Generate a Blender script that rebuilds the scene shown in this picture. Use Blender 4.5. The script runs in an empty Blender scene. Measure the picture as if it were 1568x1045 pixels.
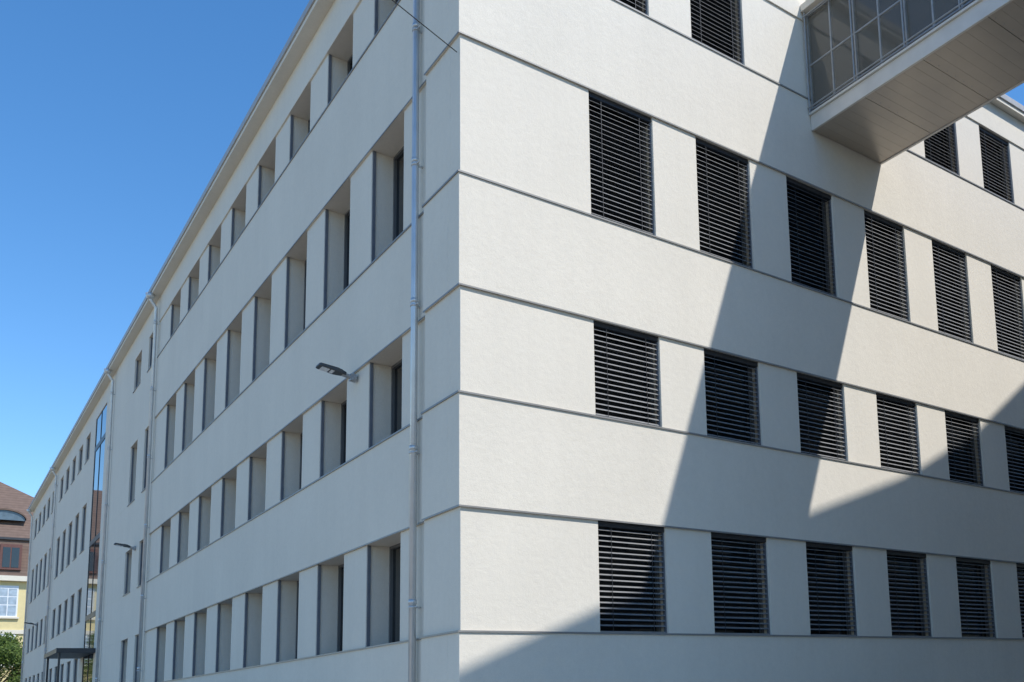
import bpy, bmesh, math, random
from mathutils import Vector, Matrix
random.seed(4)
sc=bpy.context.scene
sc.view_settings.view_transform='Standard'; sc.view_settings.look='None'
sc.view_settings.exposure=0; sc.view_settings.gamma=1
GZ=-2.62
# ---------------------------------------------------------------- materials
def newmat(name):
    m=bpy.data.materials.new(name); m.use_nodes=True
    nt=m.node_tree; b=nt.nodes['Principled BSDF']; return m,nt,b
def N(nt,t,**k):
    n=nt.nodes.new(t)
    for a,v in k.items(): setattr(n,a,v)
    return n
def simple(name,col,rough=.5,metal=0,var=.12,scale=6,bump=0,bscale=80,spec=.5):
    m,nt,b=newmat(name)
    tc=N(nt,'ShaderNodeTexCoord'); no=N(nt,'ShaderNodeTexNoise'); no.inputs['Scale'].default_value=scale
    no.inputs['Detail'].default_value=6
    nt.links.new(tc.outputs['Object'],no.inputs['Vector'])
    cr=N(nt,'ShaderNodeValToRGB'); cr.color_ramp.elements[0].position=.3; cr.color_ramp.elements[1].position=.7
    cr.color_ramp.elements[0].color=[c*(1-var) for c in col]+[1]; cr.color_ramp.elements[1].color=[min(1,c*(1+var)) for c in col]+[1]
    nt.links.new(no.outputs['Fac'],cr.inputs['Fac']); nt.links.new(cr.outputs['Color'],b.inputs['Base Color'])
    b.inputs['Roughness'].default_value=rough; b.inputs['Metallic'].default_value=metal
    b.inputs['Specular IOR Level'].default_value=spec
    if bump:
        n2=N(nt,'ShaderNodeTexNoise'); n2.inputs['Scale'].default_value=bscale; n2.inputs['Detail'].default_value=4
        nt.links.new(tc.outputs['Object'],n2.inputs['Vector'])
        bp=N(nt,'ShaderNodeBump'); bp.inputs['Strength'].default_value=bump; bp.inputs['Distance'].default_value=.01
        nt.links.new(n2.outputs['Fac'],bp.inputs['Height']); nt.links.new(bp.outputs['Normal'],b.inputs['Normal'])
    return m
def stucco(name,col):
    m,nt,b=newmat(name)
    tc=N(nt,'ShaderNodeTexCoord'); L=nt.links.new
    def noise(s,d,r=.55,sc=None):
        n=N(nt,'ShaderNodeTexNoise'); n.inputs['Scale'].default_value=s; n.inputs['Detail'].default_value=d; n.inputs['Roughness'].default_value=r
        if sc:
            mp=N(nt,'ShaderNodeMapping'); mp.inputs['Scale'].default_value=sc
            L(tc.outputs['Object'],mp.inputs['Vector']); L(mp.outputs['Vector'],n.inputs['Vector'])
        else: L(tc.outputs['Object'],n.inputs['Vector'])
        return n
    big=noise(.45,4); mid=noise(10,4,.6); stre=noise(1.0,5,.6,(2.2,2.2,.22)); fine=noise(80,3)
    def ramp(n,a,bv,lo,hi):
        r=N(nt,'ShaderNodeMapRange'); r.inputs['From Min'].default_value=lo; r.inputs['From Max'].default_value=hi
        r.inputs['To Min'].default_value=a; r.inputs['To Max'].default_value=bv; L(n.outputs['Fac'],r.inputs['Value']); return r
    r1=ramp(big,.96,1.02,.3,.7); r2=ramp(mid,.975,1.015,.3,.7); r3=ramp(stre,.975,1.01,.3,.7); r4=ramp(fine,.94,1.05,.25,.75)
    def mul(a,c):
        n=N(nt,'ShaderNodeMath',operation='MULTIPLY'); L(a.outputs[0],n.inputs[0]); L(c.outputs[0],n.inputs[1]); return n
    t=mul(mul(r1,r2),mul(r3,r4))
    mx=N(nt,'ShaderNodeVectorMath',operation='SCALE'); mx.inputs[0].default_value=col; L(t.outputs[0],mx.inputs['Scale'])
    L(mx.outputs[0],b.inputs['Base Color']); b.inputs['Roughness'].default_value=.92; b.inputs['Specular IOR Level'].default_value=.2
    b1=N(nt,'ShaderNodeBump'); b1.inputs['Strength'].default_value=.55; b1.inputs['Distance'].default_value=.005
    L(fine.outputs['Fac'],b1.inputs['Height'])
    b2=N(nt,'ShaderNodeBump'); b2.inputs['Strength'].default_value=.25; b2.inputs['Distance'].default_value=.02
    L(mid.outputs['Fac'],b2.inputs['Height']); L(b1.outputs['Normal'],b2.inputs['Normal']); L(b2.outputs['Normal'],b.inputs['Normal'])
    return m
M_wall=stucco('stucco_white',(.745,.69,.595))
M_nb=stucco('stucco_neighbour',(.5,.47,.41))
M_flash_shade=simple('flashing_shadow_line',(.25,.245,.235),.45,.1,.05)  # flashing metal, grey darkened so its edges read as shadow lines
M_slat=simple('blind_slat',(.27,.27,.27),.42,.1,.1)
M_dark=simple('dark_frame',(.035,.037,.042),.45,0,.1)
M_rail=simple('guide_rail',(.16,.175,.205),.4,.15,.1)
M_glass=simple('window_glass',(.012,.015,.018),.04,0,.1,spec=.8)
M_gframe=simple('window_frame_grey',(.12,.125,.13),.4,0,.05)
M_zinc=simple('zinc_pipe',(.60,.61,.61),.38,.5,.08,3)
M_roof=simple('roof_edge_metal',(.42,.41,.40),.5,.2,.08)
M_steel=simple('galvanised_steel',(.34,.345,.35),.45,.3,.12,9)
M_panel=simple('bridge_panel',(.47,.41,.34),.30,.2,.05,2)
M_ceil=simple('bridge_ceiling',(.72,.65,.55),.7,0,.05,2)
M_white=simple('bridge_fascia',(.64,.61,.56),.4,.1,.06,3)
M_black=simple('lamp_body',(.07,.075,.08),.45,.2,.1)
M_led=simple('lamp_lens',(.75,.76,.78),.2,0,.03)
M_cable=simple('cable',(.02,.02,.02),.6)
M_ground=simple('asphalt',(.23,.205,.17),.9,0,.12,2,.4,60)
M_yellow=simple('yellow_render',(.68,.57,.30),.9,0,.05,2)
M_trim=simple('cream_trim',(.68,.63,.52),.8,0,.05)
M_winwhite=simple('white_window',(.75,.77,.78),.5,0,.04)
M_bark=simple('bark',(.09,.07,.05),.9,0,.3,12)
def thin_glass():
    m,nt,b=newmat('bridge_glass'); L=nt.links.new
    out=nt.nodes['Material Output']; tr=N(nt,'ShaderNodeBsdfTransparent'); tr.inputs['Color'].default_value=(.85,.84,.81,1)
    gl=N(nt,'ShaderNodeBsdfGlossy'); gl.inputs['Roughness'].default_value=.05
    df=N(nt,'ShaderNodeBsdfDiffuse'); df.inputs['Color'].default_value=(.6,.56,.48,1)
    fr=N(nt,'ShaderNodeFresnel'); fr.inputs['IOR'].default_value=1.45
    m1=N(nt,'ShaderNodeMixShader'); m1.inputs[0].default_value=.2; L(tr.outputs[0],m1.inputs[1]); L(df.outputs[0],m1.inputs[2])
    m2=N(nt,'ShaderNodeMixShader'); L(fr.outputs[0],m2.inputs[0]); L(m1.outputs[0],m2.inputs[1]); L(gl.outputs[0],m2.inputs[2])
    L(m2.outputs[0],out.inputs['Surface']); return m
M_bglass=thin_glass()
def tile():
    m,nt,b=newmat('roof_tiles'); L=nt.links.new
    tc=N(nt,'ShaderNodeTexCoord'); w=N(nt,'ShaderNodeTexWave'); w.bands_direction='Z'; w.inputs['Scale'].default_value=1.1; w.inputs['Distortion'].default_value=.6
    L(tc.outputs['Object'],w.inputs['Vector'])
    no=N(nt,'ShaderNodeTexNoise'); no.inputs['Scale'].default_value=2.5; no.inputs['Detail'].default_value=8; L(tc.outputs['Object'],no.inputs['Vector'])
    cr=N(nt,'ShaderNodeValToRGB'); cr.color_ramp.elements[0].color=(.075,.048,.036,1); cr.color_ramp.elements[1].color=(.17,.115,.088,1)
    mx=N(nt,'ShaderNodeMath',operation='MULTIPLY_ADD'); mx.inputs[1].default_value=.35; L(w.outputs['Fac'],mx.inputs[0]); L(no.outputs['Fac'],mx.inputs[2])
    L(mx.outputs[0],cr.inputs['Fac']); L(cr.outputs['Color'],b.inputs['Base Color']); b.inputs['Roughness'].default_value=.85
    return m
M_tile=tile()
def leafmat():
    m,nt,b=newmat('leaves'); L=nt.links.new
    g=N(nt,'ShaderNodeNewGeometry'); cr=N(nt,'ShaderNodeValToRGB')
    cr.color_ramp.elements[0].color=(.04,.085,.015,1); cr.color_ramp.elements[1].color=(.17,.24,.045,1)
    L(g.outputs['Random Per Island'],cr.inputs['Fac']); L(cr.outputs['Color'],b.inputs['Base Color'])
    b.inputs['Roughness'].default_value=.6
    tl=N(nt,'ShaderNodeBsdfTranslucent'); L(cr.outputs['Color'],tl.inputs['Color'])
    mx=N(nt,'ShaderNodeMixShader'); mx.inputs[0].default_value=.4; L(b.outputs[0],mx.inputs[1]); L(tl.outputs[0],mx.inputs[2])
    L(mx.outputs[0],nt.nodes['Material Output'].inputs['Surface']); return m
M_leaf=leafmat()
# ---------------------------------------------------------------- builders
class MB:
    def __init__(s): s.v=[];s.f=[]
    def box(s,x0,x1,y0,y1,z0,z1,mat=None):
        if x0>x1:x0,x1=x1,x0
        if y0>y1:y0,y1=y1,y0
        if z0>z1:z0,z1=z1,z0
        n=len(s.v); P=[(x0,y0,z0),(x1,y0,z0),(x1,y1,z0),(x0,y1,z0),(x0,y0,z1),(x1,y0,z1),(x1,y1,z1),(x0,y1,z1)]
        if mat: P=[tuple(mat@Vector(p)) for p in P]
        s.v+=P
        for q in [(0,3,2,1),(4,5,6,7),(0,1,5,4),(1,2,6,5),(2,3,7,6),(3,0,4,7)]: s.f.append([n+i for i in q])
    def poly(s,pts):
        n=len(s.v); s.v+=[tuple(p) for p in pts]; s.f.append(list(range(n,n+len(pts))))
    def tube(s,pts,rad,seg=16):
        pts=[Vector(p) for p in pts]; n0=len(s.v); r=rad if isinstance(rad,(list,tuple)) else [rad]*len(pts)
        for i,p in enumerate(pts):
            d=(pts[min(i+1,len(pts)-1)]-pts[max(i-1,0)]).normalized()
            a=d.orthogonal().normalized() if i==0 else (a-d*a.dot(d)).normalized()
            c=d.cross(a)
            for k in range(seg):
                t=2*math.pi*k/seg; s.v.append(tuple(p+(a*math.cos(t)+c*math.sin(t))*r[i]))
        for i in range(len(pts)-1):
            for k in range(seg):
                A=n0+i*seg+k;B=n0+i*seg+(k+1)%seg; s.f.append([A,B,B+seg,A+seg])
        s.f.append([n0+k for k in range(seg)][::-1]); s.f.append([n0+(len(pts)-1)*seg+k for k in range(seg)])
    def obj(s,name,mat,parent=None,bevel=0,smooth=False):
        me=bpy.data.meshes.new(name); me.from_pydata(s.v,[],s.f); me.update()
        o=bpy.data.objects.new(name,me); sc.collection.objects.link(o); me.materials.append(mat)
        if parent: o.parent=parent
        if bevel:
            b=o.modifiers.new('bevel','BEVEL'); b.width=bevel; b.segments=2; b.limit_method='ANGLE'
        if smooth:
            for p in me.polygons: p.use_smooth=len(p.vertices)<=4
        return o
def empty(name,loc=(0,0,0)):
    e=bpy.data.objects.new(name,None); sc.collection.objects.link(e); e.location=loc; return e
# ---------------------------------------------------------------- office building
B=empty('office_building')
S=[0,3.50,6.955,11.20]; T=[1.795,5.15,9.265,13.0]          # street facade sills / lintels
SL=[0,3.50,6.97,11.50]; TL=[1.80,5.155,9.29,12.83]         # long facade sills / lintels
SOF=13.78; XR=32.0; YL=70.0
AX=[2.353+2.3443*k for k in range(12)]; WR=1.345
LW=[(3.96+2.668*k-1.52,3.96+2.668*k) for k in range(8)]
LF=[(24.85,26.3),(27.75,29.2)]
LF2=[(41.2+2.67*k,42.7+2.67*k) for k in range(5)]+[(56+2.67*k,57.5+2.67*k) for k in range(5)]
wall=MB(); flash_shade=MB(); slat=MB(); dark=MB(); rail=MB(); glass=MB(); gfr=MB()
def bandsof(S,T): return [(GZ-.3,0)]+[(T[i],S[i+1]) for i in range(3)]+[(T[3],SOF)]
BP=.035; LD=.62; FP=.022; FH=.024
for (z0,z1) in bandsof(S,T):
    wall.box(-BP,XR,-BP,.35,z0,z1)
    wall.box(-BP,.6,.35,1.27,z0,z1)
for (z0,z1) in bandsof(SL,TL):
    wall.box(.06,LD,1.27,24.45,z0,z1)
for i in range(4):
    z0,z1=S[i],T[i]
    ws=[(a,a+WR) for k,a in enumerate(AX) if not (i==3 and k in (2,3))]
    x=0
    for a,b in ws+[(XR,XR)]:
        wall.box(x,a,0,.35,z0,z1); x=b
    for a,b in ws:
        glass.box(a,b,.26,.30,z0,z1)
        gfr.box(a,a+.06,.2,.26,z0,z1); gfr.box(b-.06,b,.2,.26,z0,z1)
        dark.box(a+.004,b-.004,.035,.17,z1-.09,z1-.003)
        rail.box(a+.003,a+.020,.045,.11,z0+.006,z1-.10); rail.box(b-.020,b-.003,.045,.11,z0+.006,z1-.10)
        zz=z1-.135; pitch=.090
        t0=[27,32,40,42][i]
        t=math.radians(t0+random.uniform(-4,4))
        while zz>z0+.05:
            zj=zz+random.uniform(-.003,.003); tt=t+math.radians(random.uniform(-1.5,1.5)); c=math.cos(tt)*.042; s_=math.sin(tt)*.042
            y=.078; n=len(slat.v); sk_=random.uniform(-.0025,.0025)
            for (dy,dz) in ((-c,-s_),(-c*.35,-s_*.35+.008),(c*.35,s_*.35+.008),(c,s_)):
                slat.v+= [(a+.022,y+dy,zj+dz-sk_),(b-.022,y+dy,zj+dz+sk_)]
            for q in range(3): slat.f.append([n+2*q,n+2*q+1,n+2*q+3,n+2*q+2])
            zz-=pitch
        slat.box(a+.022,b-.022,.055,.105,z0+.012,z0+.035)
        for u in (.2,.8):
            xx=a+(b-a)*u; dark.box(xx-.004,xx+.004,.030,.036,z0+.03,z1-.09)
    wall.box(0,.6,.35,1.27,z0,z1)
    flash_shade.box(-BP-FP,XR,-BP-FP,-BP,z0-FH,z0+.004)
    flash_shade.box(-BP,XR,-BP,.30,z0+.001,z0+.004)
    flash_shade.box(-BP-FP,-BP,-BP,1.29,z0-FH,z0+.004)
    flash_shade.box(-BP,-.0,.30,1.29,z0+.001,z0+.0035)
    z0,z1=SL[i],TL[i]
    y=1.27
    for a,b in LW+[(24.45,24.45)]:
        wall.box(.10,LD,y,a,z0,z1); y=b
    flash_shade.box(.06-FP,.06,1.295,24.45,z0-FH,z0+.004)
    flash_shade.box(.06,.58,1.295,24.45,z0+.001,z0+.0035)
for i in range(3):  # lintel strips: dark colour stands in for the shadow line under each band
    flash_shade.box(-BP-.005,XR,-BP-.005,-BP,T[i]-.012,T[i]+.014)
    flash_shade.box(-BP-.005,-BP,-BP,1.27,T[i]-.012,T[i]+.014)
    flash_shade.box(.054,.06,1.275,24.45,TL[i]-.008,TL[i]+.014)
zs=[GZ-.3,SL[0],TL[0],SL[1],TL[1],SL[2],TL[2],SL[3],TL[3],SOF]
X0=.06
for i in range(0,len(zs)-1,2):
    wall.box(X0,LD,24.45,36.2,zs[i],zs[i+1]); wall.box(X0,LD,39.5,YL,zs[i],zs[i+1])
for i in range(4):
    z0,z1=SL[i],TL[i]; y=24.45
    for a,b in LF+[(36.2,36.2)]: wall.box(X0,LD,y,a,z0,z1); y=b
    y=39.5
    for a,b in LF2+[(YL,YL)]: wall.box(X0,LD,y,a,z0,z1); y=b
wall.box(X0,LD,36.2,39.5,13.0,SOF)
for i in range(4):
    z0,z1=SL[i],TL[i]
    for (a,b) in LW+LF+LF2:
        glass.box(.56,.60,a,b,z0,z1)
        gfr.box(.51,.56,a,a+.05,z0,z1); gfr.box(.51,.56,b-.05,b,z0,z1); gfr.box(.51,.56,a+.05,b-.05,z0+.006,z0+.06); gfr.box(.51,.56,a+.05,b-.05,z1-.05,z1)
        rail.box(.115,.170,b-.026,b-.003,z0+.007,z1-.003); rail.box(.115,.165,a+.003,a+.024,z0+.007,z1-.003)
    for (a,b) in LF+LF2: flash_shade.box(.03,.5,a-.02,b+.02,z0-.02,z0+.006)
wall.box(XR-.3,XR-.002,.35,16,GZ-.3,SOF); wall.box(LD,14,YL-.3,YL-.002,GZ-.3,SOF)
wall.box(14,14.3,16,YL,GZ-.3,SOF); wall.box(14.3,XR-.3,15.7,16,GZ-.3,SOF)
wall.obj('walls',M_wall,B,bevel=.006)
flash_shade.obj('flashings_and_shadow_lines',M_flash_shade,B); slat.obj('blind_slats',M_slat,B); dark.obj('blind_boxes',M_dark,B)
rail.obj('guide_rails',M_rail,B); glass.obj('window_glazing',M_glass,B); gfr.obj('window_frames',M_gframe,B)
g=MB(); g.box(.09,.14,36.2,39.5,GZ,13.0); g.obj('stair_glazing',M_glass,B)
g=MB()
for y in (36.2,37.83,39.45): g.box(.07,.09,y,y+.05,GZ,13.0)
for z in (0,3.5,6.97,11.5):
    g.box(.072,.09,36.25,37.83,z-.12,z+.12); g.box(.072,.09,37.88,39.45,z-.12,z+.12)
g.obj('stair_mullions',M_dark,B)
g=MB(); g.box(-1.35,.05,35.6,40.4,1.72,1.92); g.box(-1.25,-1.17,35.8,35.88,GZ,1.72); g.box(-1.25,-1.17,40.1,40.18,GZ,1.72); g.obj('entrance_canopy',M_dark,B,bevel=.01)
OV=.22
r=MB(); r.box(-OV,XR+.1,-OV,16.2,SOF,SOF+.10); r.box(-OV,14.4,16.2,YL+.2,SOF,SOF+.10); r.obj('roof_soffit',M_wall,B)
r=MB(); r.box(-OV-.04,XR+.14,-OV-.04,16.2,SOF+.10,SOF+.27); r.box(-OV-.04,14.44,16.2,YL+.24,SOF+.10,SOF+.27); r.obj('roof_edge',M_roof,B,bevel=.01)
# ---------------------------------------------------------------- downpipes
def downpipe(Y,X=-.03,z1=13.3,elbow=True):
    m=MB(); pts=[(X,Y,GZ+.02),(X,Y,z1)]
    if elbow: pts+=[(X-.03,Y,z1+.06),(X-.17,Y,z1+.28),(X-.2,Y,z1+.36),(X-.2,Y,z1+.50)]
    m.tube(pts,.055,20)
    z=GZ+.7
    while z<z1:
        m.tube([(X,Y,z),(X,Y,z+.07)],.062,20)
        m.tube([(X,Y,z-.06),(X,Y,z-.035)],.069,20)
        m.box(X+.02,.12,Y-.012,Y+.012,z-.06,z-.035)
        m.box(X-.01,X+.01,Y-.16,Y-.05,z-.055,z-.04)
        z+=2.45
    if elbow: m.tube([(X-.2,Y,z1+.3),(X-.2,Y,z1+.36),(X-.2,Y,z1+.5)],[.06,.13,.16],16)
    return m.obj('downpipe',M_zinc,None,smooth=True)
downpipe(1.62,-.03,z1=13.78,elbow=False)
for y in (24.5,34.0,54.7,69.3): downpipe(y,-.05)
# ---------------------------------------------------------------- wall lamps
def wall_lamp(Y,Z):
    e=empty('wall_lamp',(.06,Y,Z))
    m=MB(); m.tube([(-.002,0,0),(-.05,0,0)],.085,20); m.tube([(-.03,0,0),(-.12,0,.015),(-.24,0,.035)],[.05,.042,.04],14)
    m.box(-.10,-.04,-.06,.06,-.06,.06); m.obj('bracket',M_steel,e,smooth=False)
    R=Matrix.Translation((-.2,0,.04))@Matrix.Rotation(math.radians(9),4,'Y')
    m=MB()
    prof=[(0.02,.055,.035),(-.08,.095,.045),(-.16,.13,.045),(-.46,.13,.032),(-.49,.11,.022)]
    for (x,w,h) in prof: m.v+=[tuple(R@Vector(p)) for p in ((x,-w,-h*.6),(x,w,-h*.6),(x,w*.9,h),(x,-w*.9,h))]
    for i in range(len(prof)-1):
        a=4*i
        for k in range(4): m.f.append([a+k,a+(k+1)%4,a+4+(k+1)%4,a+4+k])
    m.f.append([3,2,1,0]); a=4*(len(prof)-1); m.f.append([a,a+1,a+2,a+3]); m.obj('head',M_black,e,bevel=.006)
    m=MB(); m.box(-.43,-.29,-.09,.09,-.036,-.026,R); m.box(-.26,-.2,-.08,.08,-.034,-.026,R); m.obj('lens',M_led,e)
    m=MB()
    for k in range(6): m.box(-.20,-.06,-.05+.02*k-.003,-.05+.02*k+.003,.03,.06,R)
    m.obj('cooling_fins',M_black,e)
wall_lamp(4.55,5.02); wall_lamp(27.0,5.02); wall_lamp(62,5.02)
# ---------------------------------------------------------------- bridge
BR=empty('pedestrian_bridge'); xa,xb=7.81,10.03; yb=-8.95; z0,zf,zt=10.5,10.86,13.15
WY=-.045
m=MB()
y=WY; k=0
while y>yb+.1:
    w=.235; gap=.012 if k%6==5 else .003
    m.box(xa+.06,xb-.06,y,y-w+gap,z0+random.uniform(0,.0015),z0+.03); y-=w; k+=1
m.obj('soffit_panels',M_panel,BR)
m=MB()
for k in range(7):
    yy=WY-1.41*k-.06
    for xx in [xa+.2+.26*j for j in range(8)]:
        m.tube([(xx,yy,z0-.004),(xx,yy,z0+.01)],.010,8)
m.obj('soffit_screws',M_steel,BR)
m=MB(); m.box(xa+.06,xb-.06,WY,yb,z0+.04,zf-.06); m.obj('deck',M_ceil,BR)
m=MB(); m.box(xa,xa+.055,WY,yb,z0-.02,zf-.05); m.box(xb-.055,xb,WY,yb,z0-.02,zf-.05); m.box(xa-.05,xa+.12,WY,yb,zf-.05,zf); m.box(xb-.12,xb+.05,WY,yb,zf-.05,zf); m.obj('edge_beams',M_white,BR,bevel=.006)
m=MB()
for xs in (xa+.02,xb-.06):
    for z in (zf+.10,zf+1.08,zt-.06): m.box(xs,xs+.04,WY,yb,z-.016,z+.016)
    y=WY-.02
    while y>yb:
        zz=[zf,zf+.083,zf+.117,zf+1.063,zf+1.097,zt-.077,zt-.043,zt]
        for q in range(0,len(zz)-1,2): m.box(xs+.002,xs+.038,y-.035,y,zz[q],zz[q+1])
        y-=.62
    sgn=-1 if xs<9 else 1
    m.tube([(xs+.02-sgn*.13,WY,zf+.95),(xs+.02-sgn*.13,yb,zf+.95)],.024,10)
    m.tube([(xs+.02+sgn*.10,WY,zf+.10),(xs+.02+sgn*.10,yb,zf+.10)],.016,10)
    m.tube([(xs+.02+sgn*.10,WY,zt-.1),(xs+.02+sgn*.10,yb,zt-.1)],.016,10)
    y=WY-.04
    while y>yb:
        m.tube([(xs+.02+sgn*.10,y,zf),(xs+.02+sgn*.10,y,zt)],.016,8)
        m.tube([(xs+.02-sgn*.13,y,zf),(xs+.02-sgn*.13,y,zf+.95)],.016,8); y-=1.24
m.obj('side_frames',M_steel,BR)
m=MB()
for xs in (xa+.035,xb-.045): m.box(xs,xs+.01,WY-.01,yb,zf+.02,zt-.01)
m.obj('side_glazing',M_bglass,BR)
m=MB(); m.box(xa-.12,xb+.12,WY,yb,zt,zt+.16); m.obj('roof_deck',M_ceil,BR,bevel=.006)
m=MB(); y=-.4
while y>yb: m.box(xa+.08,xb-.08,y-.05,y,zt-.10,zt-.002); y-=1.12
m.obj('roof_joists',M_steel,BR)
m=MB(); m.box(8.2,9.6,-.07,WY,zf,zf+2.1); m.obj('door',M_gframe,BR)
# ---------------------------------------------------------------- neighbouring building
NB=empty('neighbouring_building')
prof=[(4.0,11.99),(7.6,13.5),(11.8,15.15),(14.6,16.15),(17.6,17.7),(19.7,19.2),(24,21.5),(34,17.5),(44,12)]
m=MB()
front=[(44,-9,GZ-.3),(4.0,-9,GZ-.3)]+[(x,-9,z) for x,z in prof]
back=[(x,-26,z) for x,y,z in front]
m.poly(front); m.poly(back[::-1])
for i in range(len(front)):
    a,b=i,(i+1)%len(front); m.poly([front[b],front[a],back[a],back[b]])
m.obj('walls',M_nb,NB)
m=MB()
for i in range(len(prof)-1):
    (x0,zz0),(x1,zz1)=prof[i],prof[i+1]
    n=len(m.v)
    m.v+=[(x0,-8.98,zz0+.002),(x1,-8.98,zz1+.002),(x1,-26.1,zz1+.002),(x0,-26.1,zz0+.002),(x0,-8.98,zz0+.02),(x1,-8.98,zz1+.02),(x1,-26.1,zz1+.02),(x0,-26.1,zz0+.02)]
    for q in [(0,3,2,1),(4,5,6,7),(0,1,5,4),(2,3,7,6)]: m.f.append([n+k for k in q])
m.obj('roof',M_roof,NB)
m=MB(); w=MB()
for fl in range(4):
    for k in range(14):
        x=5.4+2.7*k; z=-.4+3.4*fl
        if fl==3 and 6.5<x<11: continue
        m.box(x,x+1.5,-8.99,-8.96,z,z+1.7); w.box(x-.05,x+1.55,-8.985,-8.93,z-.06,z)
m.obj('windows',M_glass,NB); w.obj('sills',M_flash_shade,NB)
# ---------------------------------------------------------------- cable + pole
m=MB(); A=Vector((-.035,.03,8.95)); E=Vector((-15,-2.95,12.6)); pts=[]
for i in range(41):
    t=i/40; p=A.lerp(E,t); p.z-=.5*4*t*(1-t)*.35; pts.append(p)
m.tube(pts,.009,6); m.obj('overhead_cable',M_cable)
m=MB(); m.tube([(-15,-2.95,GZ),(-15,-2.95,5),(-15,-2.95,13)],[.16,.13,.09],16); m.box(-15.4,-14.6,-3.0,-2.9,12.5,12.6); m.obj('utility_pole',M_steel,smooth=True)
# ---------------------------------------------------------------- old house in the background
H=empty('old_yellow_house'); hx0,hx1=-26,11.5; yw=92
m=MB(); m.box(hx0,hx1,yw,yw+16,GZ-.3,11.3); m.obj('walls',M_yellow,H)
m=MB(); m.box(hx0-.5,hx1+.5,yw-.5,yw+16.5,11.3,11.75); m.box(hx0-.02,hx1+.02,yw-.12,yw,6.6,6.95); m.obj('cornice',M_trim,H)
m=MB()
a=[(hx0-.3,yw-.3,11.76),(hx1+.3,yw-.3,11.76),(hx1+.3,yw+16.3,11.76),(hx0-.3,yw+16.3,11.76)]
b=[(hx0+1,yw+.8,15.2),(hx1-1,yw+.8,15.2),(hx1-1,yw+15.2,15.2),(hx0+1,yw+15.2,15.2)]
rg=[(hx0+9,yw+8,21.9),(-.6,yw+8,21.9)]
for i in range(4): m.poly([a[i],a[(i+1)%4],b[(i+1)%4],b[i]])
m.poly([b[0],b[1],rg[1],rg[0]]); m.poly([b[1],b[2],rg[1]]); m.poly([b[2],b[3],rg[0],rg[1]]); m.poly([b[3],b[0],rg[0]])
m.obj('mansard_roof',M_tile,H)
m=MB(); m.box(hx0+.8,hx1-.8,yw+.55,yw+.85,15.15,15.35); m.obj('roof_break_trim',M_dark,H)
fr=MB(); gl=MB(); sill=MB(); dr=MB(); dg=MB()
for k in range(9):
    x=.2-3.0*k+6
    for z in (8.2,3.9,-.4):
        fr.box(x-.75,x+.75,yw-.06,yw-.002,z-.1,z+2.7)
        for sx in (-.64,.04):
            for sz in (0,1.0,1.75): gl.box(x+sx,x+sx+.6,yw-.075,yw-.062,z+sz+.02,z+sz+(.93 if sz<.5 else .68))
        sill.box(x-.9,x+.9,yw-.2,yw-.062,z-.25,z-.1)
    dr.box(x-.8,x+.8,yw-.35,yw+.7,12.3,14.6); dg.box(x-.6,x-.05,yw-.375,yw-.352,12.5,14.3); dg.box(x+.05,x+.6,yw-.375,yw-.352,12.5,14.3)
fr.obj('window_frames',M_winwhite,H); sill.obj('window_sills',M_trim,H)
M_gl2=simple('old_window_glass',(.35,.43,.5),.15,0,.2,3); gl.obj('window_panes',M_gl2,H)
M_dorm=simple('dormer_cladding',(.13,.06,.05),.8); dr.obj('dormers',M_dorm,H); dg.obj('dormer_panes',M_glass,H)
m=MB(); g=MB(); cx,zb=-.35,17.2; yy=yw+2.2; seg=14; W=1.7; Hh=.95
arc=[(cx+W*math.cos(math.pi*i/seg),Hh*math.sin(math.pi*i/seg)) for i in range(seg+1)]
for i in range(seg):
    (x0,h0),(x1,h1)=arc[i],arc[i+1]
    m.poly([(x0,yy-.15,zb+h0+.12),(x1,yy-.15,zb+h1+.12),(x1,yy+4,zb+h1*1.1+.5),(x0,yy+4,zb+h0*1.1+.5)])
    m.poly([(x0,yy-.15,zb+h0+.12),(x1,yy-.15,zb+h1+.12),(x1,yy-.15,zb+h1-.05),(x0,yy-.15,zb+h0-.05)])
g.poly([(x*1,yy,zb+h) for x,h in [( (a0-cx)*.95+cx,b0*.95) for a0,b0 in arc]])
m.obj('eyebrow_dormer',M_tile,H); M_gl3=simple('dormer_glass',(.10,.14,.17),.2,0,.2,3); g.obj('eyebrow_window',M_gl3,H)
# ---------------------------------------------------------------- tree
def tree(x,y,h,R,name='deciduous_tree',n=9000):
    T_=empty(name,(x,y,GZ)); m=MB(); m.tube([(0,0,-.1),(.05,0,h*.25),(-.05,.05,h*.5),(0,0,h*.8)],[.22,.17,.12,.03],10)
    cl=[]
    for i in range(32):
        a=random.uniform(0,6.28); rr=R*random.uniform(.3,.95); zz=h*random.uniform(.32,.93)
        k=1-abs((zz/h-.55)/.6)**2; c=Vector((rr*k*math.cos(a),rr*k*math.sin(a),zz)); cl.append((c,R*random.uniform(.2,.36)))
        m.tube([(0,0,zz*.55),tuple(c*.5+Vector((0,0,zz*.3))),tuple(c)],[.07,.04,.012],6)
    m.obj('trunk_and_limbs',M_bark,T_,smooth=True)
    l=MB()
    for i in range(n):
        c,r=random.choice(cl); d=Vector([random.gauss(0,1) for _ in range(3)]).normalized()*r*random.uniform(.5,1.08)
        p=c+d; u=Vector([random.gauss(0,1) for _ in range(3)]).normalized(); v=u.orthogonal().normalized(); s=random.uniform(.08,.15)
        l.poly([p-u*s,p+v*s*.6,p+u*s,p-v*s*.6])
    l.obj('leaves',M_leaf,T_)
tree(-1.0,85.5,9.0,3.5,n=19000); tree(-8.0,84,9,3.4,n=9000)
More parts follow.
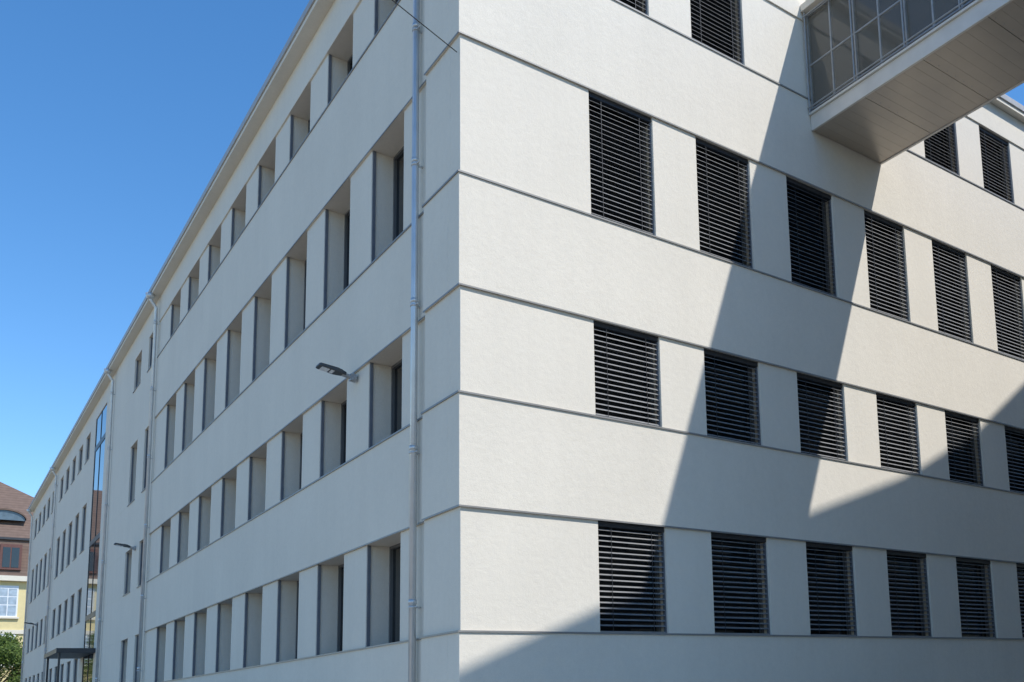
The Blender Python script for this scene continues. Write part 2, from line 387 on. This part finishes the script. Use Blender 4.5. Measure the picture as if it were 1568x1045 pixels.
# ---------------------------------------------------------------- ground
m=MB(); m.poly([(-900,-900,GZ),(900,-900,GZ),(900,900,GZ),(-900,900,GZ)]); m.obj('ground',M_ground)
m=MB(); m.box(-1.9,-.05,-2.2,YL,GZ-.1,GZ+.12); m.box(-.05,XR,-2.2,-.05,GZ-.1,GZ+.12); m.obj('pavement',simple('paving',(.42,.40,.36),.9,0,.1,3,.3,40),bevel=.01)
# ---------------------------------------------------------------- light
Ld=Vector((-.355,.70,-1)).normalized(); sd=-Ld
el=math.asin(sd.z); az=math.atan2(sd.x,sd.y)
su=bpy.data.lights.new('sun','SUN'); su.energy=4.7; su.angle=math.radians(.6); su.color=(1,.965,.91)
so=bpy.data.objects.new('sun',su); sc.collection.objects.link(so); so.rotation_euler=Ld.to_track_quat('-Z','Y').to_euler(); so.location=(20,-40,60)
w=bpy.data.worlds.new('World'); sc.world=w; w.use_nodes=True; nt=w.node_tree
bg=nt.nodes['Background']; sk=nt.nodes.new('ShaderNodeTexSky'); sk.sky_type='NISHITA'; sk.sun_disc=False
sk.sun_elevation=el; sk.sun_rotation=az; sk.air_density=1.0; sk.dust_density=.2; sk.ozone_density=1.8; sk.altitude=400
hs=nt.nodes.new('ShaderNodeHueSaturation'); hs.inputs['Saturation'].default_value=1.28; hs.inputs['Value'].default_value=1.5
nt.links.new(sk.outputs[0],hs.inputs['Color']); nt.links.new(hs.outputs[0],bg.inputs[0]); bg.inputs[1].default_value=.15
# ---------------------------------------------------------------- camera
R=[[0.77563,-0.630111,-0.036856],[0.063442,0.135922,-0.988686],[0.627992,0.764516,0.145401]]
x=Vector(R[0]).normalized(); z=-Vector(R[2]).normalized(); y=z.cross(x).normalized()
Mx=Matrix((x,y,z)).transposed().to_4x4(); Mx.translation=Vector((-5.9605,-12.6269,-1.022))
cam=bpy.data.cameras.new('camera'); co=bpy.data.objects.new('camera',cam); sc.collection.objects.link(co); co.matrix_world=Mx
cam.sensor_width=36; cam.lens=1469.61/1568*36; cam.shift_x=-(1070.67-784)/1568; cam.shift_y=(848.58-522.5)/1568
cam.clip_start=.1; cam.clip_end=3000; sc.camera=co
